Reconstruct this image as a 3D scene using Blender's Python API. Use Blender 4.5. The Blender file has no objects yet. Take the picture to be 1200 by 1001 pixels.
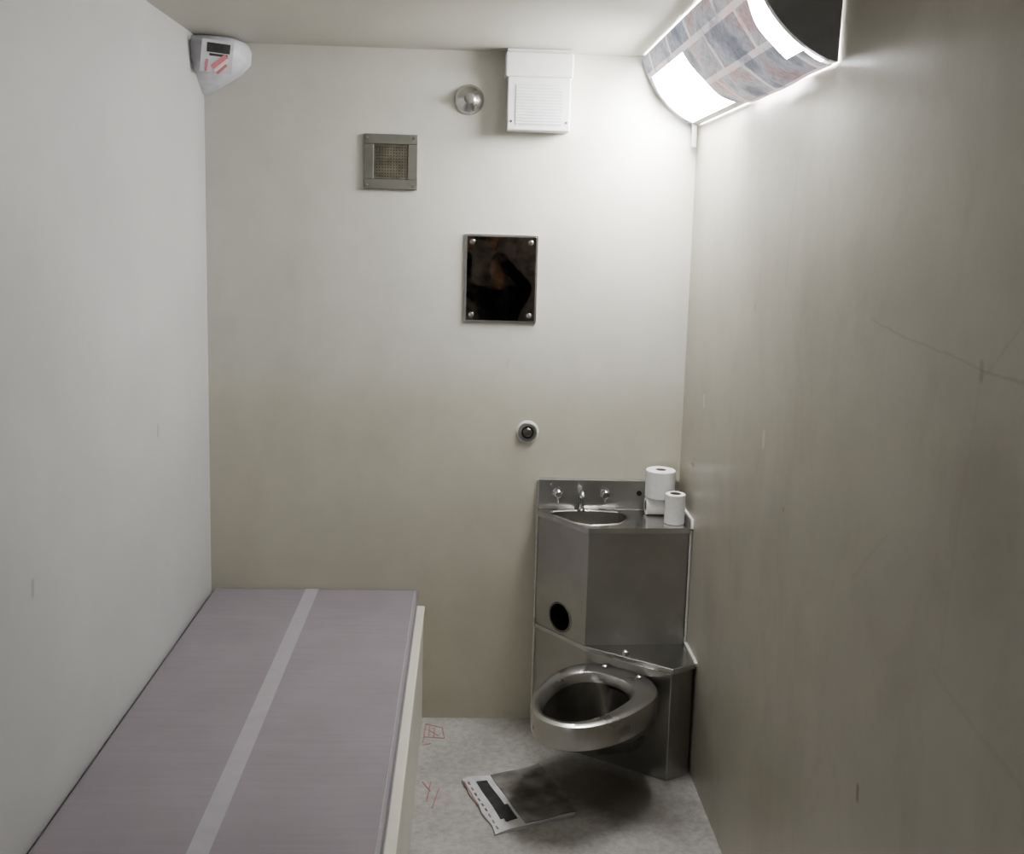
import bpy, bmesh, math, random
from mathutils import Vector, Matrix
random.seed(3)
W=1.8; H=2.5676; FY=-4.3
S=bpy.context.scene
try:
    S.view_settings.view_transform='AgX'
    S.view_settings.look='AgX - Medium High Contrast'
except Exception: pass

# ---------------- materials ----------------
def newmat(name):
    m=bpy.data.materials.new(name); m.use_nodes=True
    nt=m.node_tree; b=nt.nodes['Principled BSDF']
    return m,nt,b
def N(nt,t,**kw):
    n=nt.nodes.new(t)
    for k,v in kw.items():
        if k in n.inputs.keys(): n.inputs[k].default_value=v
        else: setattr(n,k,v)
    return n
def L(nt,a,b): nt.links.new(a,b)
def ramp(nt,fac,stops):
    r=nt.nodes.new('ShaderNodeValToRGB'); e=r.color_ramp.elements
    while len(e)<len(stops): e.new(0.5)
    for i,(p,c) in enumerate(stops):
        e[i].position=p; e[i].color=(*c,1) if len(c)==3 else c
    L(nt,fac,r.inputs[0]); return r.outputs[0]
def mixc(nt,fac,a,b,mode='MIX'):
    n=nt.nodes.new('ShaderNodeMix'); n.data_type='RGBA'; n.blend_type=mode
    def s(i,v):
        if hasattr(v,'is_output'): L(nt,v,n.inputs[i])
        elif isinstance(v,(int,float)): n.inputs[i].default_value=v
        else: n.inputs[i].default_value=(*v,1)
    s(0,fac); s(6,a); s(7,b); return n.outputs[2]
def math_(nt,op,a,b=None,c=None,clamp=False):
    n=nt.nodes.new('ShaderNodeMath'); n.operation=op; n.use_clamp=clamp
    for i,v in enumerate((a,b,c)):
        if v is None: continue
        if hasattr(v,'is_output'): L(nt,v,n.inputs[i])
        else: n.inputs[i].default_value=v
    return n.outputs[0]
def plain(name,col,rough=.5,metal=0,noise=.06,scale=30,bump=0.0,spec=.5):
    m,nt,b=newmat(name)
    tc=N(nt,'ShaderNodeTexCoord'); n=N(nt,'ShaderNodeTexNoise',Scale=scale,Detail=2.0)
    L(nt,tc.outputs['Object'],n.inputs['Vector'])
    lo=tuple(max(0,c*(1-noise)) for c in col); hi=tuple(min(1,c*(1+noise)) for c in col)
    L(nt,ramp(nt,n.outputs['Fac'],[(.3,lo),(.7,hi)]),b.inputs['Base Color'])
    b.inputs['Roughness'].default_value=rough; b.inputs['Metallic'].default_value=metal
    b.inputs['Specular IOR Level'].default_value=spec
    if bump:
        bp=N(nt,'ShaderNodeBump',Strength=bump,Distance=.002); L(nt,n.outputs['Fac'],bp.inputs['Height']); L(nt,bp.outputs[0],b.inputs['Normal'])
    return m
def segdist(nt,u,v,A,B):
    dx,dy=B[0]-A[0],B[1]-A[1]; l2=dx*dx+dy*dy
    pu=math_(nt,'SUBTRACT',u,A[0]); pv=math_(nt,'SUBTRACT',v,A[1])
    t=math_(nt,'DIVIDE',math_(nt,'ADD',math_(nt,'MULTIPLY',pu,dx),math_(nt,'MULTIPLY',pv,dy)),l2,clamp=True)
    a=math_(nt,'SUBTRACT',pu,math_(nt,'MULTIPLY',t,dx)); b=math_(nt,'SUBTRACT',pv,math_(nt,'MULTIPLY',t,dy))
    return math_(nt,'SQRT',math_(nt,'ADD',math_(nt,'MULTIPLY',a,a),math_(nt,'MULTIPLY',b,b)))
def maprange(nt,v,a,b,c,d):
    mr=N(nt,'ShaderNodeMapRange')
    mr.inputs['From Min'].default_value=a; mr.inputs['From Max'].default_value=b
    mr.inputs['To Min'].default_value=c; mr.inputs['To Max'].default_value=d; L(nt,v,mr.inputs['Value']); return mr.outputs[0]
def wallmat(name,col,dirt,rough,axes,segs=(),dots=(),dirtcol=(.3,.26,.2),lowcol=None,bump=.12,streak=0):
    m,nt,b=newmat(name)
    g=N(nt,'ShaderNodeNewGeometry'); pos=g.outputs['Position']
    sx=N(nt,'ShaderNodeSeparateXYZ'); L(nt,pos,sx.inputs[0])
    n2=N(nt,'ShaderNodeTexNoise',Scale=2.6,Detail=6.0,Roughness=.62); L(nt,pos,n2.inputs['Vector'])
    c=ramp(nt,n2.outputs['Fac'],[(.32,tuple(x*(1-dirt) for x in col)),(.64,col)])
    if lowcol:
        zz=math_(nt,'ADD',sx.outputs['Z'],math_(nt,'MULTIPLY',n2.outputs['Fac'],.12))
        c=mixc(nt,maprange(nt,zz,1.30,1.48,1,0),c,lowcol,'MULTIPLY')
    if streak:
        mp=N(nt,'ShaderNodeMapping'); mp.inputs['Scale'].default_value=(4.2,4.2,2.6); L(nt,pos,mp.inputs['Vector'])
        n3=N(nt,'ShaderNodeTexNoise',Scale=1.0,Detail=5.0,Roughness=.65,Distortion=.4); L(nt,mp.outputs[0],n3.inputs['Vector'])
        sc=ramp(nt,n3.outputs['Fac'],[(.47,(0,0,0)),(.75,(streak,)*3)])
        c=mixc(nt,sc,c,dirtcol)
    u=sx.outputs[axes[0]]; v=sx.outputs[axes[1]]
    if segs:
        off=math_(nt,'MULTIPLY',math_(nt,'SUBTRACT',n2.outputs['Fac'],.5),.06)
        uu=math_(nt,'ADD',u,off); vv=math_(nt,'ADD',v,off)
        for A,B,wd,st in segs:
            c=mixc(nt,maprange(nt,segdist(nt,uu,vv,A,B),wd*.1,wd,st,0),c,(.22,.20,.17))
    for A,r,colr,st in dots:
        d=segdist(nt,u,v,(A[0],A[1]-r*1.2),(A[0]+r*.2,A[1]+r*1.2))
        c=mixc(nt,maprange(nt,d,r*.2,r,st,0),c,colr)
    L(nt,c,b.inputs['Base Color'])
    L(nt,maprange(nt,n2.outputs['Fac'],.3,.7,rough-.06,rough+.08),b.inputs['Roughness'])
    if bump:
        n4=N(nt,'ShaderNodeTexNoise',Scale=14.0,Detail=2.0,Roughness=.55); L(nt,pos,n4.inputs['Vector'])
        bp=N(nt,'ShaderNodeBump',Strength=bump,Distance=.008); L(nt,n4.outputs['Fac'],bp.inputs['Height']); L(nt,bp.outputs[0],b.inputs['Normal'])
    return m
def steelmat(name,col,rough,stretch=(3,3,120),dirt=.25,metal=1.0,bump=.08):
    m,nt,b=newmat(name)
    tc=N(nt,'ShaderNodeTexCoord')
    mp=N(nt,'ShaderNodeMapping'); mp.inputs['Scale'].default_value=stretch; L(nt,tc.outputs['Object'],mp.inputs['Vector'])
    n=N(nt,'ShaderNodeTexNoise',Scale=2.0,Detail=3.0); L(nt,mp.outputs[0],n.inputs['Vector'])
    n2=N(nt,'ShaderNodeTexNoise',Scale=6.0,Detail=3.0,Roughness=.55); L(nt,tc.outputs['Object'],n2.inputs['Vector'])
    c=ramp(nt,n2.outputs['Fac'],[(.32,tuple(x*(1-dirt) for x in col)),(.62,col)])
    L(nt,c,b.inputs['Base Color']); b.inputs['Metallic'].default_value=metal
    f=math_(nt,'ADD',math_(nt,'MULTIPLY',n.outputs['Fac'],.10),math_(nt,'MULTIPLY',n2.outputs['Fac'],.08))
    L(nt,math_(nt,'ADD',f,rough-.09),b.inputs['Roughness'])
    if bump:
        bp=N(nt,'ShaderNodeBump',Strength=bump,Distance=.002); L(nt,n.outputs['Fac'],bp.inputs['Height']); L(nt,bp.outputs[0],b.inputs['Normal'])
    return m
def emis(name,col,st):
    m,nt,b=newmat(name); b.inputs['Base Color'].default_value=(.9,.9,.9,1)
    b.inputs['Emission Color'].default_value=(*col,1); b.inputs['Emission Strength'].default_value=st
    return m

M={}
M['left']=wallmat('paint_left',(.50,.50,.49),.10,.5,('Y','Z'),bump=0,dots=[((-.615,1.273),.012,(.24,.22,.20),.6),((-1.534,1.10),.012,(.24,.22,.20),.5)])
M['back']=wallmat('paint_back',(.62,.607,.545),.09,.42,('X','Z'),lowcol=(.93,.92,.85),streak=.12,dots=[((1.12,1.43),.008,(.45,.42,.37),.4)])
segs=[((-1.70,1.765),(-2.156,1.725),.004,.20),((-2.156,1.725),(-2.6,1.735),.005,.25),((-2.29,1.85),(-2.156,1.713),.005,.12),
((-2.156,1.72),(-2.105,1.18),.007,.08),((-2.09,1.17),(-2.5,1.10),.009,.12),((-1.71,1.205),(-1.86,1.36),.007,.12),((-1.17,2.10),(-1.13,1.80),.010,.15)]
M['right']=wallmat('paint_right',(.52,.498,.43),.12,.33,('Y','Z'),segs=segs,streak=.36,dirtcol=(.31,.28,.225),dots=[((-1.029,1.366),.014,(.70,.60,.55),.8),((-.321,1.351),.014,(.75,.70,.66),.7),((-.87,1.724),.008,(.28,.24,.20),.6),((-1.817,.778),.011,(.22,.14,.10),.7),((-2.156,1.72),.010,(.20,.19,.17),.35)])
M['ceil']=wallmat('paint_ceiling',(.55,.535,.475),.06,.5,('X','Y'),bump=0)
M['front']=wallmat('paint_front',(.50,.48,.43),.06,.5,('X','Z'),bump=0)
def floormat():
    m,nt,b=newmat('floor_paint')
    g=N(nt,'ShaderNodeNewGeometry'); pos=g.outputs['Position']
    a=N(nt,'ShaderNodeTexNoise',Scale=3.5,Detail=5.0,Roughness=.7); L(nt,pos,a.inputs['Vector'])
    v=N(nt,'ShaderNodeTexNoise',Scale=38.0,Detail=3.0,Roughness=.7); L(nt,pos,v.inputs['Vector'])
    c=ramp(nt,a.outputs['Fac'],[(.3,(.27,.258,.237)),(.65,(.46,.447,.425))])
    c=mixc(nt,.4,c,ramp(nt,v.outputs['Fac'],[(.35,(.28,.267,.25)),(.6,(.50,.49,.47))]))
    sx=N(nt,'ShaderNodeSeparateXYZ'); L(nt,pos,sx.inputs[0])
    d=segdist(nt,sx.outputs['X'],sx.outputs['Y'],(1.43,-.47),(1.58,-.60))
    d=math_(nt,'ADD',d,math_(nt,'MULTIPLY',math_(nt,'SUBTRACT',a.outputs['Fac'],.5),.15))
    c=mixc(nt,maprange(nt,d,.09,.22,.78,0),c,(.12,.107,.09))  # floor stain, spread wider to paint in the shadow under the bowl
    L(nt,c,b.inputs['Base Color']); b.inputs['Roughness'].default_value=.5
    bp=N(nt,'ShaderNodeBump',Strength=.1,Distance=.004); L(nt,v.outputs['Fac'],bp.inputs['Height']); L(nt,bp.outputs[0],b.inputs['Normal'])
    return m
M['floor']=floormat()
M['steel']=steelmat('brushed_steel',(.50,.495,.48),.33,dirt=.12)
M['steel2']=steelmat('worn_steel',(.54,.53,.51),.29,stretch=(5,5,5),dirt=.12,bump=0)
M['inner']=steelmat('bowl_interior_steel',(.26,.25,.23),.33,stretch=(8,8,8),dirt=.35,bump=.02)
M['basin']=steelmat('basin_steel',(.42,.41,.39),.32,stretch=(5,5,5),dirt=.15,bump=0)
M['chrome']=steelmat('chrome',(.62,.615,.60),.24,stretch=(5,5,5),dirt=.12,bump=0)
M['dark']=plain('dark_void',(.015,.014,.013),.7)
M['white']=plain('white_enamel',(.70,.695,.68),.4,noise=.03)
M['grey']=plain('lamp_end_metal',(.36,.36,.36),.4,noise=.05)
M['camw']=plain('camera_housing_plastic',(.58,.58,.62),.35,noise=.08)
M['cream']=plain('cream_paint',(.68,.66,.58),.45,noise=.04,scale=8)
M['caulk']=plain('white_caulk',(.70,.69,.65),.6,noise=.08,scale=60)
M['paperw']=plain('tissue_paper',(.82,.81,.80),.9,noise=.04,scale=80,bump=.3)
M['card']=plain('cardboard_core',(.32,.25,.20),.9)
M['ventf']=steelmat('vent_frame_metal',(.25,.245,.215),.45,dirt=.25,metal=.5)
M['red']=plain('red_marker',(.50,.12,.12),.7)
M['pink']=plain('pink_tape',(.62,.22,.24),.6)
M['graf']=plain('faded_red_marker',(.42,.20,.19),.6,noise=.3,scale=60)
M['black']=plain('black_print',(.05,.048,.05),.6,noise=.3)
M['photo']=plain('grey_print_photo',(.21,.20,.185),.45,noise=.55,scale=12)
M['newsw']=plain('newsprint_white',(.56,.56,.57),.8,noise=.12,scale=20)
M['tape']=plain('tape_strip',(.36,.34,.365),.4,noise=.05,scale=20)
def mattmat():
    m,nt,b=newmat('mattress_vinyl')
    tc=N(nt,'ShaderNodeNewGeometry'); pos=tc.outputs['Position']
    n=N(nt,'ShaderNodeTexNoise',Scale=4.0,Detail=4.0,Roughness=.6); L(nt,pos,n.inputs['Vector'])
    mp=N(nt,'ShaderNodeMapping'); mp.inputs['Scale'].default_value=(2,40,10); L(nt,pos,mp.inputs['Vector'])
    n2=N(nt,'ShaderNodeTexNoise',Scale=1.5,Detail=2.0); L(nt,mp.outputs[0],n2.inputs['Vector'])
    c=ramp(nt,n.outputs['Fac'],[(.3,(.235,.212,.230)),(.7,(.275,.250,.270))])
    c=mixc(nt,.12,c,ramp(nt,n2.outputs['Fac'],[(.35,(.20,.18,.20)),(.65,(.32,.29,.32))]))
    L(nt,c,b.inputs['Base Color']); b.inputs['Roughness'].default_value=.5
    return m
M['matt']=mattmat()
def newsprint(name,glow):
    m,nt,b=newmat(name)
    tc=N(nt,'ShaderNodeTexCoord'); uv=tc.outputs['UV']
    br=N(nt,'ShaderNodeTexBrick'); br.offset=.5
    br.inputs['Color1'].default_value=(.46,.45,.46,1); br.inputs['Color2'].default_value=(.22,.26,.33,1); br.inputs['Mortar'].default_value=(.72,.68,.68,1)
    br.inputs['Scale'].default_value=1.0; br.inputs['Mortar Size'].default_value=.010; br.inputs['Brick Width'].default_value=.30; br.inputs['Row Height'].default_value=.13
    br.inputs['Bias'].default_value=-.1
    L(nt,uv,br.inputs['Vector'])
    mp=N(nt,'ShaderNodeMapping'); mp.inputs['Scale'].default_value=(130,60,1); L(nt,uv,mp.inputs['Vector'])
    tx=N(nt,'ShaderNodeTexNoise',Scale=1.0,Detail=1.0); L(nt,mp.outputs[0],tx.inputs['Vector'])
    t=ramp(nt,tx.outputs['Fac'],[(.45,(1,1,1)),(.58,(.55,.56,.6))])
    n5=N(nt,'ShaderNodeTexNoise',Scale=7.0,Detail=2.0); L(nt,uv,n5.inputs['Vector'])
    pk=ramp(nt,n5.outputs['Fac'],[(.38,(.55,.55,.60)),(.5,(1,1,1)),(.64,(1.0,.74,.72))])
    c=mixc(nt,1.0,br.outputs['Color'],pk,'MULTIPLY'); c=mixc(nt,.5,c,t,'MULTIPLY')
    L(nt,c,b.inputs['Base Color']); b.inputs['Roughness'].default_value=.7
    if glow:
        L(nt,c,b.inputs['Emission Color']); b.inputs['Emission Strength'].default_value=glow  # emission imitates lamp light passing through the paper
    return m
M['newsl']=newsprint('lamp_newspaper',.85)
M['lamp']=emis('fluorescent_diffuser',(.985,.985,1.0),68)
m,nt,b=newmat('polished_mirror_plate')
b.inputs['Metallic'].default_value=1
tc=N(nt,'ShaderNodeNewGeometry'); n=N(nt,'ShaderNodeTexNoise',Scale=25.0,Detail=4.0); L(nt,tc.outputs['Position'],n.inputs['Vector'])
L(nt,ramp(nt,n.outputs['Fac'],[(.40,(.30,.27,.25)),(.62,(.50,.44,.40))]),b.inputs['Base Color'])
L(nt,maprange(nt,n.outputs['Fac'],.45,.75,.02,.07),b.inputs['Roughness'])
M['mirror']=m
M['mesh']=plain('vent_mesh',(.13,.12,.09),.6,noise=.4,scale=25)
M['skin']=plain('skin',(.46,.29,.20),.5)
M['hair']=plain('dark_hair',(.015,.012,.01),.6)
M['jacket']=plain('dark_jacket',(.022,.022,.026),.8)
M['trouser']=plain('dark_trousers',(.03,.032,.045),.85)

# ---------------- mesh helpers ----------------
def obj(name,bm,mat,parent=None,smooth=False,bevel=0,seg=2):
    me=bpy.data.meshes.new(name); bmesh.ops.recalc_face_normals(bm,faces=bm.faces[:]); bm.to_mesh(me); bm.free()
    o=bpy.data.objects.new(name,me); S.collection.objects.link(o)
    if mat: me.materials.append(mat)
    if smooth:
        for p in me.polygons: p.use_smooth=True
    if bevel:
        md=o.modifiers.new('bevel','BEVEL'); md.width=bevel; md.segments=seg; md.limit_method='ANGLE'; md.angle_limit=.6
    if parent: o.parent=parent
    return o
def empty(name):
    e=bpy.data.objects.new(name,None); e.empty_display_size=.05; S.collection.objects.link(e); return e
def box(name,lo,hi,mat,parent=None,bevel=0,mtx=None):
    bm=bmesh.new(); bmesh.ops.create_cube(bm,size=1)
    lo=Vector(lo);hi=Vector(hi)
    for v in bm.verts: v.co=Vector((lo[i]+(v.co[i]+.5)*(hi[i]-lo[i]) for i in range(3)))
    if mtx: bm.transform(mtx)
    return obj(name,bm,mat,parent,bevel=bevel)
def prism(name,poly,z0,z1,mat,parent=None,bevel=0):
    bm=bmesh.new()
    a=[bm.verts.new((x,y,z0)) for x,y in poly]; b=[bm.verts.new((x,y,z1)) for x,y in poly]
    n=len(poly); bm.faces.new(a); bm.faces.new(b)
    for i in range(n): bm.faces.new((a[i],a[(i+1)%n],b[(i+1)%n],b[i]))
    return obj(name,bm,mat,parent,bevel=bevel)
def lathe(name,prof,mat,parent=None,mtx=None,n=48,smooth=True):
    bm=bmesh.new(); rings=[]
    for r,z in prof:
        if r<1e-6: rings.append([bm.verts.new((0,0,z))])
        else: rings.append([bm.verts.new((r*math.cos(2*math.pi*i/n),r*math.sin(2*math.pi*i/n),z)) for i in range(n)])
    for a,b in zip(rings,rings[1:]):
        for i in range(n):
            j=(i+1)%n
            if len(a)==1 and len(b)==1: continue
            if len(a)==1: bm.faces.new((a[0],b[i],b[j]))
            elif len(b)==1: bm.faces.new((a[i],a[j],b[0]))
            else: bm.faces.new((a[i],a[j],b[j],b[i]))
    if mtx: bm.transform(mtx)
    o=obj(name,bm,mat,parent,smooth=smooth)
    if smooth:
        md=o.modifiers.new('es','EDGE_SPLIT'); md.split_angle=.7
    return o
def tube(name,pts,r,mat,parent=None):
    cu=bpy.data.curves.new(name,'CURVE'); cu.dimensions='3D'; sp=cu.splines.new('POLY'); sp.points.add(len(pts)-1)
    for p,q in zip(sp.points,pts): p.co=(*q,1)
    cu.bevel_depth=r; cu.bevel_resolution=4; cu.use_fill_caps=True
    o=bpy.data.objects.new(name,cu); S.collection.objects.link(o)
    dg=bpy.context.evaluated_depsgraph_get(); me=bpy.data.meshes.new_from_object(o.evaluated_get(dg)); bpy.data.objects.remove(o)
    o=bpy.data.objects.new(name,me); S.collection.objects.link(o); me.materials.clear(); me.materials.append(mat)
    for p in me.polygons: p.use_smooth=True
    if parent: o.parent=parent
    return o
TOY=Matrix.Rotation(math.pi/2,4,'X')
def at(x,y,z,rot=None): 
    m=Matrix.Translation((x,y,z)); return m@rot if rot else m

# ---------------- room ----------------
T=.12
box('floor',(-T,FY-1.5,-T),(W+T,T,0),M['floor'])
box('ceiling',(-T,FY-T,H),(W+T,T,H+T),M['ceil'])
box('wall_back',(-T,0,0),(W+T,T,H),M['back'])
box('wall_left',(-T,FY,0),(0,0,H),M['left'])
box('wall_right',(W,FY,0),(W+T,0,H),M['right'])
bm=bmesh.new()
for lo,hi in (((-T,0),(.06,H)),((.90,0),(W+T,H)),((.06,2.15),(.90,H))):
    r=bmesh.ops.create_cube(bm,size=1)
    for v in r['verts']:
        v.co=Vector((lo[0]+(v.co.x+.5)*(hi[0]-lo[0]),FY-T+(v.co.y+.5)*T,lo[1]+(v.co.z+.5)*(hi[1]-lo[1])))
obj('wall_front',bm,M['front'])
# ---------------- bed ----------------
bed=empty('bed_platform')
BL=-2.08
box('base',(0.002,BL,0),(.806,-.001,.462),M['cream'],bed,bevel=.003)
box('side_panel',(.800,BL,0.0),(.818,-.001,.452),M['cream'],bed,bevel=.003)
box('rim',(.770,BL,.448),(.822,-.001,.4655),M['cream'],bed,bevel=.004)
mt=empty('mattress')
bm=bmesh.new(); bmesh.ops.create_cube(bm,size=1)
for v in bm.verts: v.co=Vector((.012+(v.co.x+.5)*.783,BL+.01+(v.co.y+.5)*(-BL-.014),.4665+(v.co.z+.5)*.0645))
obj('pad',bm,M['matt'],mt,bevel=.010,seg=3)
tube('piping_seam',[(.782,BL+.03,.5305),(.782,-.02,.5305)],.0022,M['tape'],mt)
tube('side_seam',[(.7950,BL+.03,.50),(.7950,-.02,.50)],.002,M['tape'],mt)
box('tape',(.362,BL+.012,.5308),(.412,-.006,.5318),M['tape'],mt)

# ---------------- toilet / sink unit ----------------
un=empty('prison_toilet_sink')
U=[(1.255,-.002),(1.255,-.06),(1.42,-.27),(1.788,-.25),(1.788,-.002)]
LP=[(1.255,-.002),(1.255,-.06),(1.42,-.27),(1.705,-.455),(1.792,-.41),(1.792,-.002)]
cab=prism('cabinet',U,.425,.858,M['steel'],un)
nrm=Vector((-.21,-.165,0)).normalized(); ctr=Vector((1.337,-.164,.49))
rot=Vector((0,0,1)).rotation_difference(nrm).to_matrix().to_4x4()
cut=lathe('cut',[(0,-.11),(.054,-.11),(.054,.05),(0,.05)],M['dark'],None,at(*ctr,rot),smooth=False)
md=cab.modifiers.new('b','BOOLEAN'); md.object=cut; md.operation='DIFFERENCE'; md.solver='EXACT'
dg=bpy.context.evaluated_depsgraph_get(); me=bpy.data.meshes.new_from_object(cab.evaluated_get(dg)); cab.modifiers.clear()
bm=bmesh.new(); bm.from_mesh(me)
bmesh.ops.delete(bm,geom=[f for f in bm.faces if f.calc_center_median().z>.857],context='FACES_ONLY')
bm.to_mesh(me); bm.free(); cab.data=me
bpy.data.objects.remove(cut)
lathe('roll_recess',[(.0535,.001),(.058,.002),(.058,.004),(.0535,.004),(.0525,0),(.0525,-.10),(0,-.10)],M['dark'],un,at(*ctr,rot))
lathe('roll_recess_ring',[(.052,.0),(.052,.004),(.060,.004),(.061,.0)],M['steel2'],un,at(*ctr,rot))
prism('base',LP,0,.405,M['steel'],un,bevel=.003)
ledge=[(1.250,-.002),(1.250,-.063),(1.418,-.278),(1.705,-.47),(1.797,-.42),(1.797,-.002)]
prism('ledge',ledge,.405,.425,M['chrome'],un,bevel=.003)
deck=[(1.250,-.002),(1.250,-.063),(1.417,-.279),(1.794,-.258),(1.794,-.002)]
c0=Vector((1.43,-.140))
def ray(poly,ang):
    d=Vector((math.cos(ang),math.sin(ang))); best=None
    for i in range(len(poly)):
        a=Vector(poly[i])-c0; b=Vector(poly[(i+1)%len(poly)])-c0; e=b-a
        den=d.x*e.y-d.y*e.x
        if abs(den)<1e-9: continue
        t=(a.x*e.y-a.y*e.x)/den; s=(a.x*d.y-a.y*d.x)/den
        if t>0 and -1e-6<=s<=1+1e-6: best=t if best is None else min(best,t)
    return c0+d*best
angs=sorted([2*math.pi*i/72 for i in range(72)]+[math.atan2(p[1]-c0.y,p[0]-c0.x)%(2*math.pi) for p in deck])
basin=[(1.290,-.050),(1.565,-.050),(1.590,-.12),(1.53,-.225),(1.43,-.240),(1.29,-.08)]
def inner(ang,k):
    p=ray(basin,ang)-c0; e=Vector((math.cos(ang)*.14,math.sin(ang)*.092))
    q=(p*.5+e*.5)*k; mx=(ray(deck,ang)-c0).length*(.88 if k>=1 else .86)*(1 if k>.99 else min(1,k))
    if q.length>mx: q=q.normalized()*mx
    return c0+q
bm=bmesh.new(); rings=[]
for kind in range(8):
    vs=[]
    for a in angs:
        if kind==0: p=ray(deck,a); z=.850
        elif kind==1: p=ray(deck,a); z=.870
        else:
            k,z=[(1.06,.870),(1.03,.873),(1.0,.869),(.94,.80),(.72,.770),(.1,.762)][kind-2]; p=inner(a,k)
            if kind==2: p=c0+(p-c0)*1.03
        vs.append(bm.verts.new((p.x,p.y,z)))
    rings.append(vs)
n=len(angs)
for k,(a,b) in enumerate(zip(rings,rings[1:])):
    for i in range(n):
        f=bm.faces.new((a[i],a[(i+1)%n],b[(i+1)%n],b[i]))
        if k>=4: f.material_index=1
f=bm.faces.new(rings[-1]); f.material_index=1
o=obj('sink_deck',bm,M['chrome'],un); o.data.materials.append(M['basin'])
lathe('drain',[(0,.004),(.012,.004),(.018,.001),(.02,0)],M['dark'],un,at(c0.x,c0.y,.7625))
box('backsplash',(1.252,-.024,.868),(1.794,-.002,.985),M['steel'],un,bevel=.003)
box('side_splash',(1.786,-.262,.868),(1.797,-.002,.900),M['steel'],un,bevel=.003)
for i,x in enumerate((1.325,1.507)):
    lathe('push_button_%d'%(i+1),[(.019,0),(.019,.004),(.013,.006),(.012,.022),(.015,.024),(.015,.034),(.011,.038),(0,.038)],M['chrome'],un,at(x,-.024,.935,TOY))
    tube('valve_stem',[(x,-.045,.935),(x,-.050,.900)],.006,M['chrome'],un)
lathe('spout_base',[(.016,0),(.016,.005),(.010,.012),(.008,.03),(0,.03)],M['chrome'],un,at(1.415,-.045,.870))
tube('spout',[(1.415,-.045,.875),(1.415,-.045,.925),(1.415,-.050,.940),(1.415,-.062,.948),(1.415,-.078,.944),(1.415,-.085,.932)],.0085,M['chrome'],un)
lathe('bubbler_cap',[(.012,0),(.013,.02),(.008,.03),(0,.032)],M['chrome'],un,at(1.415,-.024,.925,TOY))
lathe('overflow',[(.010,0),(.010,.004),(0,.004)],M['dark'],un,at(1.64,-.024,.935,TOY))
for p in ((1.30,.965),(1.76,.965)):
    lathe('bolt',[(.006,0),(.005,.004),(0,.005)],M['chrome'],un,at(p[0],-.024,p[1],TOY))
B=Vector((1.560,-.355)); u=Vector((-.62,-.785)).normalized(); v=Vector((-u.y,u.x))
def ring(z,sc,lf,lb,hw,sq=2.0,to=0,n=64):
    out=[]
    for i in range(n):
        th=2*math.pi*i/n; c,s=math.cos(th),math.sin(th)
        cc=math.copysign(abs(c)**(2/sq),c); ss=math.copysign(abs(s)**(2/sq),s)
        S_=sc+(lf if c>0 else lb)*cc; t=hw*ss*(1-.10*cc)+to
        p=B+u*S_+v*t; out.append((p.x,p.y,z))
    return out
R=[(.105,.02,.05,.06,.05,2),(.115,.03,.11,.06,.085,2),(.16,.06,.19,.08,.115,2),(.23,.12,.25,.14,.150,2),(.272,.18,.27,.19,.172,2.1),(.282,.20,.285,.21,.184,2.2),
(.287,.20,.292,.215,.188,2.2),(.355,.20,.300,.215,.190,2.2),(.368,.20,.296,.21,.186,2.2),(.374,.20,.283,.20,.174,2.2),
(.368,.235,.226,.165,.134,2.4,-.012),(.362,.235,.220,.16,.128,2.4,-.012),(.335,.235,.213,.155,.123,2.2,-.012),(.32,.22,.225,.15,.13,2),(.25,.21,.17,.12,.10,2),(.19,.19,.10,.08,.06,2),(.175,.18,.03,.03,.02,2)]
bm=bmesh.new(); rs=[[bm.verts.new(p) for p in ring(*r)] for r in R]
for k,(a,b) in enumerate(zip(rs,rs[1:])):
    for i in range(64):
        f=bm.faces.new((a[i],a[(i+1)%64],b[(i+1)%64],b[i]))
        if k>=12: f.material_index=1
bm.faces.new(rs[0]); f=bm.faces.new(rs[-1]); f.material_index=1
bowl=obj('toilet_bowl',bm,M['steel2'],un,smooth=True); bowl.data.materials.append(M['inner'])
md=bowl.modifiers.new('es','EDGE_SPLIT'); md.split_angle=math.radians(38)
bm=bmesh.new(); bm.faces.new([bm.verts.new(p) for p in ring(.215,.20,.125,.10,.077)])
m,nt,b_=newmat('bowl_water'); b_.inputs['Base Color'].default_value=(.07,.07,.06,1); b_.inputs['Roughness'].default_value=.05
obj('water',bm,m,un)
for t in (-.07,.07):
    p=B+u*.03+v*t
    lathe('hinge_bolt',[(.013,0),(.013,.006),(.009,.010),(0,.011)],M['chrome'],un,at(p.x,p.y,.372))
lathe('flush_cap',[(.016,0),(.016,.008),(.010,.012),(0,.012)],M['chrome'],un,at(1.56,-.33,.425))
tube('caulk_wall',[(1.797,-.005,.43),(1.797,-.40,.43),(1.797,-.43,.425)],.006,M['caulk'],un)
tube('caulk_wall_upper',[(1.796,-.01,.902),(1.796,-.262,.902),(1.796,-.266,.87)],.006,M['caulk'],un)
tube('caulk_left',[(1.252,-.004,.03),(1.252,-.004,.98)],.004,M['caulk'],un)
tube('caulk_edge',[(1.795,-.254,.43),(1.795,-.254,.86)],.005,M['caulk'],un)

# ---------------- toilet rolls ----------------
def roll(name,loc,r,h,rot=None):
    e=empty(name)
    mt_=at(*loc,rot)
    lathe('tissue',[(.021,0),(r-.003,0),(r,.003),(r,h-.003),(r-.003,h),(.021,h),(.021,0)],M['paperw'],e,mt_)
    lathe('core',[(.0208,.001),(.0208,h-.001),(.019,h-.001),(.019,.001),(.0208,.001)],M['card'],e,mt_)
    return e
roll('toilet_roll',(1.655,-.085,.8705+.034),.034,.10,Matrix.Rotation(math.pi/2,4,'Y'))
roll('toilet_roll',(1.708,-.085,.940),.056,.105)
roll('toilet_roll',(1.744,-.195,.8705),.037,.112)

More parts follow.
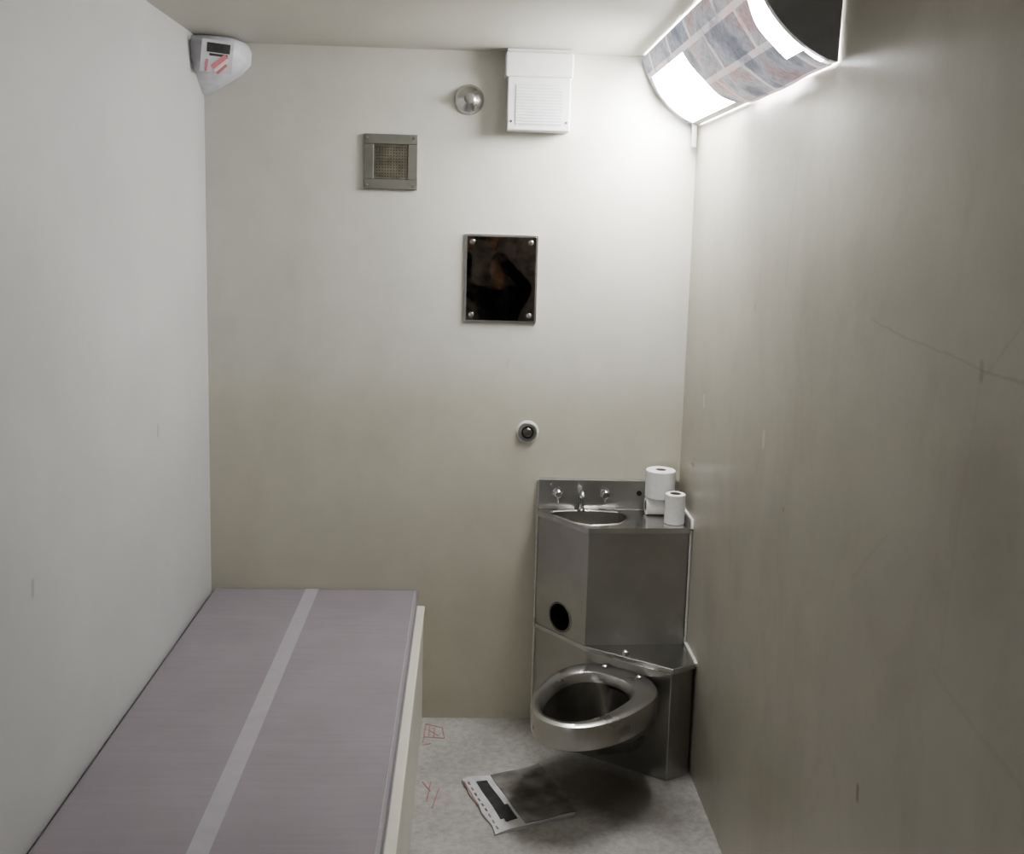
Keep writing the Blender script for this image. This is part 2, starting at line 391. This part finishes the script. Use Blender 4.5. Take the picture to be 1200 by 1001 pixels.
# ---------------- back wall fixtures ----------------
v_=empty('wall_vent')
x0,x1,z0,z1=.575,.771,2.064,2.262
fw=.036
box('frame_top',(x0,-.012,z1-fw),(x1,-.001,z1),M['ventf'],v_,bevel=.002)
box('frame_bottom',(x0,-.012,z0),(x1,-.001,z0+fw),M['ventf'],v_,bevel=.002)
box('frame_left',(x0,-.012,z0+fw),(x0+fw,-.001,z1-fw),M['ventf'],v_,bevel=.002)
box('frame_right',(x1-fw,-.012,z0+fw),(x1,-.001,z1-fw),M['ventf'],v_,bevel=.002)
box('back_plate',(x0+.03,-.003,z0+.03),(x1-.03,-.001,z1-.03),M['dark'],v_)
k=12
for i in range(k):
    xx=x0+fw+(x1-x0-2*fw)*(i+.5)/k
    box('slat_v',(xx-.0034,-.008,z0+fw),(xx+.0034,-.005,z1-fw),M['mesh'],v_)
    zz=z0+fw+(z1-z0-2*fw)*(i+.5)/k
    box('slat_h',(x0+fw,-.010,zz-.0034),(x1-fw,-.007,zz+.0034),M['mesh'],v_)
for xx in (x0+.014,x1-.014):
    for zz in (z0+.014,z1-.014): lathe('screw',[(.005,0),(.004,.003),(0,.003)],M['chrome'],v_,at(xx,-.012,zz,TOY),n=16)

mi=empty('wall_mirror')
x0,x1,z0,z1=.953,1.220,1.585,1.907
box('backing',(x0-.003,-.008,z0-.003),(x1+.003,-.001,z1+.003),M['steel'],mi,bevel=.002)
box('plate',(x0+.004,-.0125,z0+.004),(x1-.004,-.0075,z1-.004),M['mirror'],mi,bevel=.002)
for xx in (x0+.025,x1-.025):
    for zz in (z0+.025,z1-.025): lathe('screw',[(.011,0),(.010,.003),(.006,.005),(0,.0055)],M['chrome'],mi,at(xx,-.0125,zz,TOY),n=24)

sp=empty('sprinkler_head')
lathe('escutcheon',[(.054,.0005),(.054,.006),(.048,.014),(.038,.024),(.026,.030),(.022,.034),(.016,.036)],M['chrome'],sp,at(.955,0,2.394,TOY))
lathe('nozzle',[(.018,.034),(.018,.040),(.010,.042),(.008,.056),(.013,.060),(.013,.064),(0,.066)],M['ventf'],sp,at(.955,0,2.394,TOY))
kn=empty('wall_push_button')
lathe('sealant_ring',[(.044,.0005),(.043,.004),(.036,.006)],M['caulk'],kn,at(1.203,0,1.164,TOY))
lathe('bezel',[(.037,.001),(.036,.010),(.030,.013),(.024,.013),(.022,.008)],M['basin'],kn,at(1.203,0,1.164,TOY))
lathe('groove',[(.023,.009),(.017,.009)],M['dark'],kn,at(1.203,0,1.164,TOY))
lathe('button',[(.0175,.008),(.0175,.015),(.012,.019),(.005,.020),(.005,.016),(0,.016)],M['inner'],kn,at(1.203,0,1.164,TOY))
bx=empty('wall_speaker_box')
x0,x1,z0,z1=1.092,1.318,2.284,H-.001
box('housing',(x0,-.085,z0),(x1,-.001,z1-.095),M['white'],bx,bevel=.004)
box('top_cover',(x0-.010,-.10,z1-.098),(x1+.006,-.001,z1-.012),M['white'],bx,bevel=.006)
box('top_flange',(x0-.004,-.09,z1-.012),(x1,-.001,z1),M['white'],bx,bevel=.002)
for i in range(13):
    zz=z0+.022+i*.0105
    box('grille_rib',(x0+.03,-.0885,zz),(x1-.03,-.0845,zz+.0055),M['white'],bx,bevel=.001)
box('grille_back',(x0+.028,-.0865,z0+.018),(x1-.028,-.0845,z0+.16),M['newsw'],bx)
for xx in (x0+.014,x1-.014): lathe('screw',[(.005,0),(.004,.003),(0,.003)],M['chrome'],bx,at(xx,-.085,z0+.03,TOY),n=16)

# ---------------- corner camera ----------------
cc=empty('corner_security_camera')
def sec(zf,a,bulge):
    pts=[(.001,-.001),(a,-.001)]
    for i in range(1,9):
        t=i/9; ang=t*math.pi/2
        pts.append((a*math.cos(ang)**bulge,-a*math.sin(ang)**bulge))
    pts.append((.001,-a)); return [(x,y,zf) for x,y in pts]
bm=bmesh.new(); lv=[(H-.001,.140,.75),(H-.010,.160,.66),(H-.035,.172,.62),(H-.080,.168,.62),(H-.112,.138,.75),(H-.150,.080,1),(H-.175,.038,1),(H-.187,.018,1)]
rs=[[bm.verts.new(p) for p in sec(*l)] for l in lv]
for a,b in zip(rs,rs[1:]):
    for i in range(len(a)): bm.faces.new((a[i],a[(i+1)%len(a)],b[(i+1)%len(a)],b[i]))
bm.faces.new(rs[0]); bm.faces.new(rs[-1])
h=obj('housing',bm,M['camw'],cc,smooth=True); md=h.modifiers.new('es','EDGE_SPLIT'); md.split_angle=.8
def facepatch(name,cx,cz,w,hh,mat,rotz=0,off=0):
    nrm=Vector((.30,-.86,-.40)).normalized()
    right=Vector((.86,.30,0)).normalized(); up=right.cross(nrm)
    if up.z<0: up=-up
    o=Vector((.092,-.166,H-.076))+right*cx+up*cz+nrm*(.012+off)
    bm=bmesh.new(); ca,sa=math.cos(rotz),math.sin(rotz)
    pts=[]
    for a,b in ((-1,-1),(1,-1),(1,1),(-1,1)):
        x=a*w/2;y=b*hh/2; pts.append(bm.verts.new(o+right*(x*ca-y*sa)+up*(x*sa+y*ca)))
    f=bm.faces.new(pts); r=bmesh.ops.extrude_face_region(bm,geom=[f])
    for q in r['geom']:
        if isinstance(q,bmesh.types.BMVert): q.co-=nrm*.004
    return obj(name,bm,mat,cc)
facepatch('sticker_backing',-.005,.0,.105,.110,M['newsw'],-.06,0)
facepatch('black_label',.0,.030,.076,.032,M['black'],-.05,.0015)
facepatch('label_line',.0,.006,.06,.008,M['black'],-.05,.0015)
facepatch('red_tape_a',.004,-.016,.062,.018,M['pink'],.75,.002)
facepatch('white_tape',.010,-.028,.060,.012,M['caulk'],.75,.003)
facepatch('red_tape_b',.012,-.040,.045,.009,M['pink'],.8,.004)
facepatch('red_tape_c',-.038,-.030,.040,.007,M['pink'],1.45,.002)

# ---------------- corner fluorescent lamp ----------------
lp=empty('corner_fluorescent_lamp')
Y0,Y1=-.03,-1.42
A=Vector((W-.002,2.330)); Bc=Vector((1.585,H-.002)); nn=Vector((-(Bc-A).y,(Bc-A).x)).normalized()
if nn.x>0: nn=-nn
def prof(t,off=0): 
    return A.lerp(Bc,t)+nn*(.046*math.sin(math.pi*t)**.7+off)
def shell(name,ya,yb,t0,t1,off,mat,ny=24,ntt=20,wob=0,flare=0,slant=0):
    bm=bmesh.new(); g=[]; uvl=bm.loops.layers.uv.new()
    for i in range(ny+1):
        row=[]
        for j in range(ntt+1):
            t=t0+(t1-t0)*j/ntt
            y=ya+(yb-ya)*i/ny + slant*(t-.5)*(1-i/ny)
            yy=y+wob*math.sin(t*5+1)*.5+ (wob*.4*math.sin(t*13) if i in(0,ny) else 0)
            p=prof(min(max(t,0),1),off+flare*math.sin(math.pi*i/ny)*(1-t)+wob*.12*math.sin(y*21+t*9))
            row.append(bm.verts.new((p.x,yy,p.y)))
        g.append(row)
    for i in range(ny):
        for j in range(ntt):
            f=bm.faces.new((g[i][j],g[i+1][j],g[i+1][j+1],g[i][j+1]))
            for l,(a,b) in zip(f.loops,((i,j),(i+1,j),(i+1,j+1),(i,j+1))):
                l[uvl].uv=((ya+(yb-ya)*a/ny)*-1,(t0+(t1-t0)*b/ntt)*.33)
    return obj(name,bm,mat,lp,smooth=True)
shell('diffuser',Y0-.012,Y1+.012,.04,.96,0,M['lamp'],ny=8,ntt=10)
def endcap(name,y0,y1,off,mat):
    bm=bmesh.new(); a=[];b=[]
    pts=[prof(i/16,off) for i in range(17)]+[Vector((W-.002,H-.002))]
    for p in pts: a.append(bm.verts.new((p.x,y0,p.y))); b.append(bm.verts.new((p.x,y1,p.y)))
    bm.faces.new(a); bm.faces.new(b)
    for i in range(len(a)): bm.faces.new((a[i],a[(i+1)%len(a)],b[(i+1)%len(a)],b[i]))
    return obj(name,bm,mat,lp)
endcap('end_cap_far',Y0,Y0-.014,.003,M['white']); endcap('end_cap_near',Y1,Y1+.02,.004,M['grey'])
shell('wall_rail',Y0,Y1,0,.07,.003,M['white']); shell('ceiling_rail',Y0,Y1,.93,1,.003,M['white'])
box('bracket_tab',(W-.030,-.05,2.245),(W-.012,-.035,2.332),M['grey'],lp,bevel=.002)
shell('newspaper_sheet',-.62,-1.29,.0,.99,.007,M['newsl'],wob=.03,flare=.02,slant=.10)
shell('newspaper_lap',-1.22,-1.405,.0,.22,.009,M['newsl'],ny=6,ntt=6,wob=.01)
shell('newspaper_strip',-.04,-.66,.76,.99,.006,M['newsl'],wob=.02)
shell('newspaper_edge',-.035,-.075,.02,.78,.006,M['newsl'],ny=4,wob=.02)

# ---------------- floor items ----------------
np_=empty('folded_newspaper')
P00=Vector((.978,-.463)); P10=Vector((1.253,-.362)); P11=Vector((1.364,-.658)); P01=Vector((1.092,-.775))
def q2(s,t): return (P00*(1-s)+P10*s)*(1-t)+(P01*(1-s)+P11*s)*t
def wav(s,t): return .0035*(1+math.sin(9*s+4*t+.6)*math.cos(7*t-3*s))+.010*max(0,s-.75)*4*(.5+.5*math.sin(5*t))
def patch(name,s0,s1,t0,t1,z0,z1,mat,n=14):
    bm=bmesh.new(); top=[];bot=[]
    for i in range(n+1):
        r1=[];r2=[]
        for j in range(n+1):
            s=s0+(s1-s0)*i/n;t=t0+(t1-t0)*j/n; p=q2(s,t); c=wav(s,t)
            if name=='sheets': p=p+Vector((.004*math.sin(17*t+3*s),.004*math.sin(13*s)))
            r1.append(bm.verts.new((p.x,p.y,z1+c))); r2.append(bm.verts.new((p.x,p.y,z0+c if z0>.003 else z0)))
        top.append(r1);bot.append(r2)
    for i in range(n):
        for j in range(n):
            bm.faces.new((top[i][j],top[i+1][j],top[i+1][j+1],top[i][j+1])); bm.faces.new((bot[i][j],bot[i+1][j],bot[i+1][j+1],bot[i][j+1]))
    for k_ in range(n):
        for a,b,c,d in ((top[0][k_],top[0][k_+1],bot[0][k_+1],bot[0][k_]),(top[n][k_],top[n][k_+1],bot[n][k_+1],bot[n][k_]),(top[k_][0],top[k_+1][0],bot[k_+1][0],bot[k_][0]),(top[k_][n],top[k_+1][n],bot[k_+1][n],bot[k_][n])):
            bm.faces.new((a,b,c,d))
    return obj(name,bm,mat,np_,smooth=False)
patch('sheets',0,.97,0,1,.0005,.006,M['newsw'])
patch('cover_photo',.36,1,.02,.98,.006,.0085,M['photo'])
patch('ink_block',.14,.28,.10,.80,.006,.0072,M['black'])
patch('ink_corner',.18,.32,.60,.86,.006,.0075,M['black'])
for i in range(9):
    patch('headline',.04,.06,.08+.1*i,.13+.1*i,.006,.007,M['photo'],n=3)
patch('red_strip',.0,.015,.05,.5,.006,.007,M['graf'])
gr=empty('floor_graffiti')
def stroke(a,b,w=.005):
    a=Vector(a);b=Vector(b);d=(b-a).normalized();nn_=Vector((-d.y,d.x))*w/2
    bm=bmesh.new(); vs=[bm.verts.new((*(q),.0012)) for q in (a+nn_,b+nn_,b-nn_,a-nn_)]; f=bm.faces.new(vs)
    r=bmesh.ops.extrude_face_region(bm,geom=[f])
    for q in r['geom']:
        if isinstance(q,bmesh.types.BMVert): q.co.z=.0001
    obj('stroke',bm,M['graf'],gr)
for a,b in (((.835,-.05),(.90,-.08)),((.90,-.08),(.91,-.16)),((.83,-.15),(.91,-.16)),((.835,-.05),(.83,-.19)),((.85,-.07),(.85,-.14)),((.87,-.08),(.87,-.15)),((.85,-.10),(.885,-.14)),((.83,-.21),(.86,-.20)),((.84,-.46),(.87,-.52)),((.87,-.46),(.86,-.58)),((.90,-.5),(.88,-.62))):
    stroke(a,b,.004)

# ---------------- photographer (reflected in the mirror) ----------------
ph=empty('photographer')
def skinned(name,verts,edges,radii,mat,root=0,sub=2):
    me=bpy.data.meshes.new(name); me.from_pydata(verts,edges,[]); o=bpy.data.objects.new(name,me); S.collection.objects.link(o)
    md=o.modifiers.new('skin','SKIN'); md.use_smooth_shade=True
    for i,r in enumerate(radii):
        sv=me.skin_vertices[0].data[i]; sv.radius=r if isinstance(r,tuple) else (r,r); sv.use_root=(i==root)
    s=o.modifiers.new('sub','SUBSURF'); s.levels=sub; s.render_levels=sub
    dg=bpy.context.evaluated_depsgraph_get(); me2=bpy.data.meshes.new_from_object(o.evaluated_get(dg)); bpy.data.objects.remove(o)
    o=bpy.data.objects.new(name,me2); S.collection.objects.link(o); me2.materials.clear(); me2.materials.append(mat)
    for p in me2.polygons: p.use_smooth=True
    o.parent=ph; return o
X=1.21; Y=-4.02
tv=[(X,Y,.95),(X,Y,1.12),(X,Y,1.30),(X,Y,1.42),(X,Y+.01,1.49),
 (X-.17,Y,1.42),(X-.27,Y+.10,1.50),(X-.25,Y+.22,1.76),
 (X+.17,Y,1.42),(X+.20,Y+.16,1.50),(X-.04,Y+.20,1.76)]
skinned('jacket',tv,[(0,1),(1,2),(2,3),(3,4),(3,5),(5,6),(6,7),(3,8),(8,9),(9,10)],[(.17,.12),(.15,.11),(.18,.12),(.15,.10),.065,.075,.055,.036,.075,.055,.036],M['jacket'])
tv=[(X,Y,.95),(X-.10,Y,.86),(X-.11,Y+.02,.48),(X-.11,Y,.09),(X+.10,Y,.86),(X+.11,Y+.02,.48),(X+.11,Y,.09)]
skinned('trousers',tv,[(0,1),(1,2),(2,3),(0,4),(4,5),(5,6)],[(.165,.12),.095,.065,.05,.095,.065,.05],M['trouser'])
for s in (-1,1):
    skinned('shoe',[(X+s*.11,Y-.05,.042),(X+s*.11,Y+.05,.042),(X+s*.12,Y+.17,.036)],[(0,1),(1,2)],[.04,.04,.034],M['hair'],sub=1)
bm=bmesh.new(); bmesh.ops.create_uvsphere(bm,u_segments=32,v_segments=24,radius=1)
HC=Vector((X,Y+.03,1.625))
for v in bm.verts:
    x,y,z=v.co; w=1-.22*max(0,-z)**1.5
    fx=x*.076*w; fy=y*.096*(1-.12*max(0,-z)); fz=z*.118
    if y>0:
        fy+=.020*math.exp(-((x/.16)**2+((z+.08)/.22)**2))
        fy-=.008*(math.exp(-(((abs(x)-.38)/.16)**2+((z-.10)/.12)**2)))
        fy+=.006*math.exp(-((x/.3)**2+((z+.42)/.08)**2))
    v.co=HC+Vector((fx,fy,fz))
obj('head',bm,M['skin'],ph,smooth=True)
skinned('neck',[(X,Y+.01,1.46),(X,Y+.02,1.56)],[(0,1)],[.052,.048],M['skin'],sub=1)
bm=bmesh.new(); bmesh.ops.create_uvsphere(bm,u_segments=32,v_segments=24,radius=1)
bmesh.ops.delete(bm,geom=[v for v in bm.verts if v.co.z<-.25 or (v.co.y>.25 and v.co.z<.45)],context='VERTS')
for v in bm.verts: v.co=HC+Vector((v.co.x*.084,v.co.y*.104-.004,v.co.z*.126+.004))
hh=obj('hair',bm,M['hair'],ph,smooth=True)
for s in (-1,1):
    lathe('ear',[(0,-.006),(.017,-.004),(.02,0),(.012,.005),(0,.003)],M['skin'],ph,at(HC.x+s*.074,HC.y-.005,HC.z-.005,Matrix.Rotation(s*math.pi/2,4,'Y')),n=16)
    lathe('eye',[(0,.004),(.008,.002),(.011,-.004),(0,-.01)],M['newsw'],ph,at(HC.x+s*.030,HC.y+.086,HC.z+.012,Matrix.Rotation(-math.pi/2,4,'X')),n=16)
    lathe('iris',[(0,.006),(.004,.0055),(.005,.003)],M['hair'],ph,at(HC.x+s*.030,HC.y+.086,HC.z+.012,Matrix.Rotation(-math.pi/2,4,'X')),n=12)
tube('mouth',[(HC.x-.022,HC.y+.083,HC.z-.056),(HC.x,HC.y+.092,HC.z-.053),(HC.x+.022,HC.y+.083,HC.z-.056)],.004,M['red'],ph)
for s,wx in ((-1,X-.25),(1,X-.04)):
    wv=Vector((wx,Y+.21,1.765)); d=-s
    pv=[tuple(wv),tuple(wv+Vector((0,.01,.05)))]; pe=[(0,1)]; rr=[.026,(.036,.018)]
    for i in range(4):
        b0=wv+Vector((s*.004+d*(-.024+.016*i),.015,.085)); ln=.032+.006*(1-abs(i-1.5)/1.5)
        idx=len(pv); pv+= [tuple(b0),tuple(b0+Vector((d*.012,.022,ln*.5))),tuple(b0+Vector((d*.03,.024,ln*.8)))]
        pe+=[(1,idx),(idx,idx+1),(idx+1,idx+2)]; rr+=[.009,.008,.007]
    idx=len(pv); pv+=[tuple(wv+Vector((d*.035,-.004,.05))),tuple(wv+Vector((d*.052,-.006,.085)))]; pe+=[(1,idx),(idx,idx+1)]; rr+=[.010,.008]
    skinned('hand',pv,pe,rr,M['skin'],sub=1)
phn=box('phone',(X-.245,Y+.225,1.845),(X-.05,Y+.235,1.925),M['black'],ph,bevel=.003)

# ---------------- lights, world, camera ----------------
ld=bpy.data.lights.new('added_fill_light','AREA'); ld.shape='RECTANGLE'; ld.size=.8; ld.size_y=2.0; ld.energy=4.5; ld.color=(.97,.98,1)  # unseen area light, added behind the camera as fill for the cell
lo=bpy.data.objects.new('added_fill_light',ld); S.collection.objects.link(lo); lo.location=(.48,FY-.10,1.10); lo.rotation_euler=(math.pi/2,0,0)
w=bpy.data.worlds.new('world'); S.world=w; w.use_nodes=True
w.node_tree.nodes['Background'].inputs[0].default_value=(.5,.5,.52,1); w.node_tree.nodes['Background'].inputs[1].default_value=.3
pi_,ya,ro=0.136,0.0472,0.0271
F=Vector((math.sin(ya)*math.cos(pi_),math.cos(ya)*math.cos(pi_),-math.sin(pi_)))
R0=Vector((math.cos(ya),-math.sin(ya),0)); U0=R0.cross(F)
Rv=R0*math.cos(ro)+U0*math.sin(ro); Uv=-R0*math.sin(ro)+U0*math.cos(ro)
cd=bpy.data.cameras.new('camera'); co=bpy.data.objects.new('camera',cd); S.collection.objects.link(co)
co.matrix_world=Matrix((( Rv.x,Uv.x,-F.x,.9619),(Rv.y,Uv.y,-F.y,-3.7143),(Rv.z,Uv.z,-F.z,1.9266),(0,0,0,1)))
cd.sensor_width=36; cd.lens=36*1160.06/1200; cd.shift_y=-(500.5-428.8)/1200; cd.clip_start=.02
S.camera=co
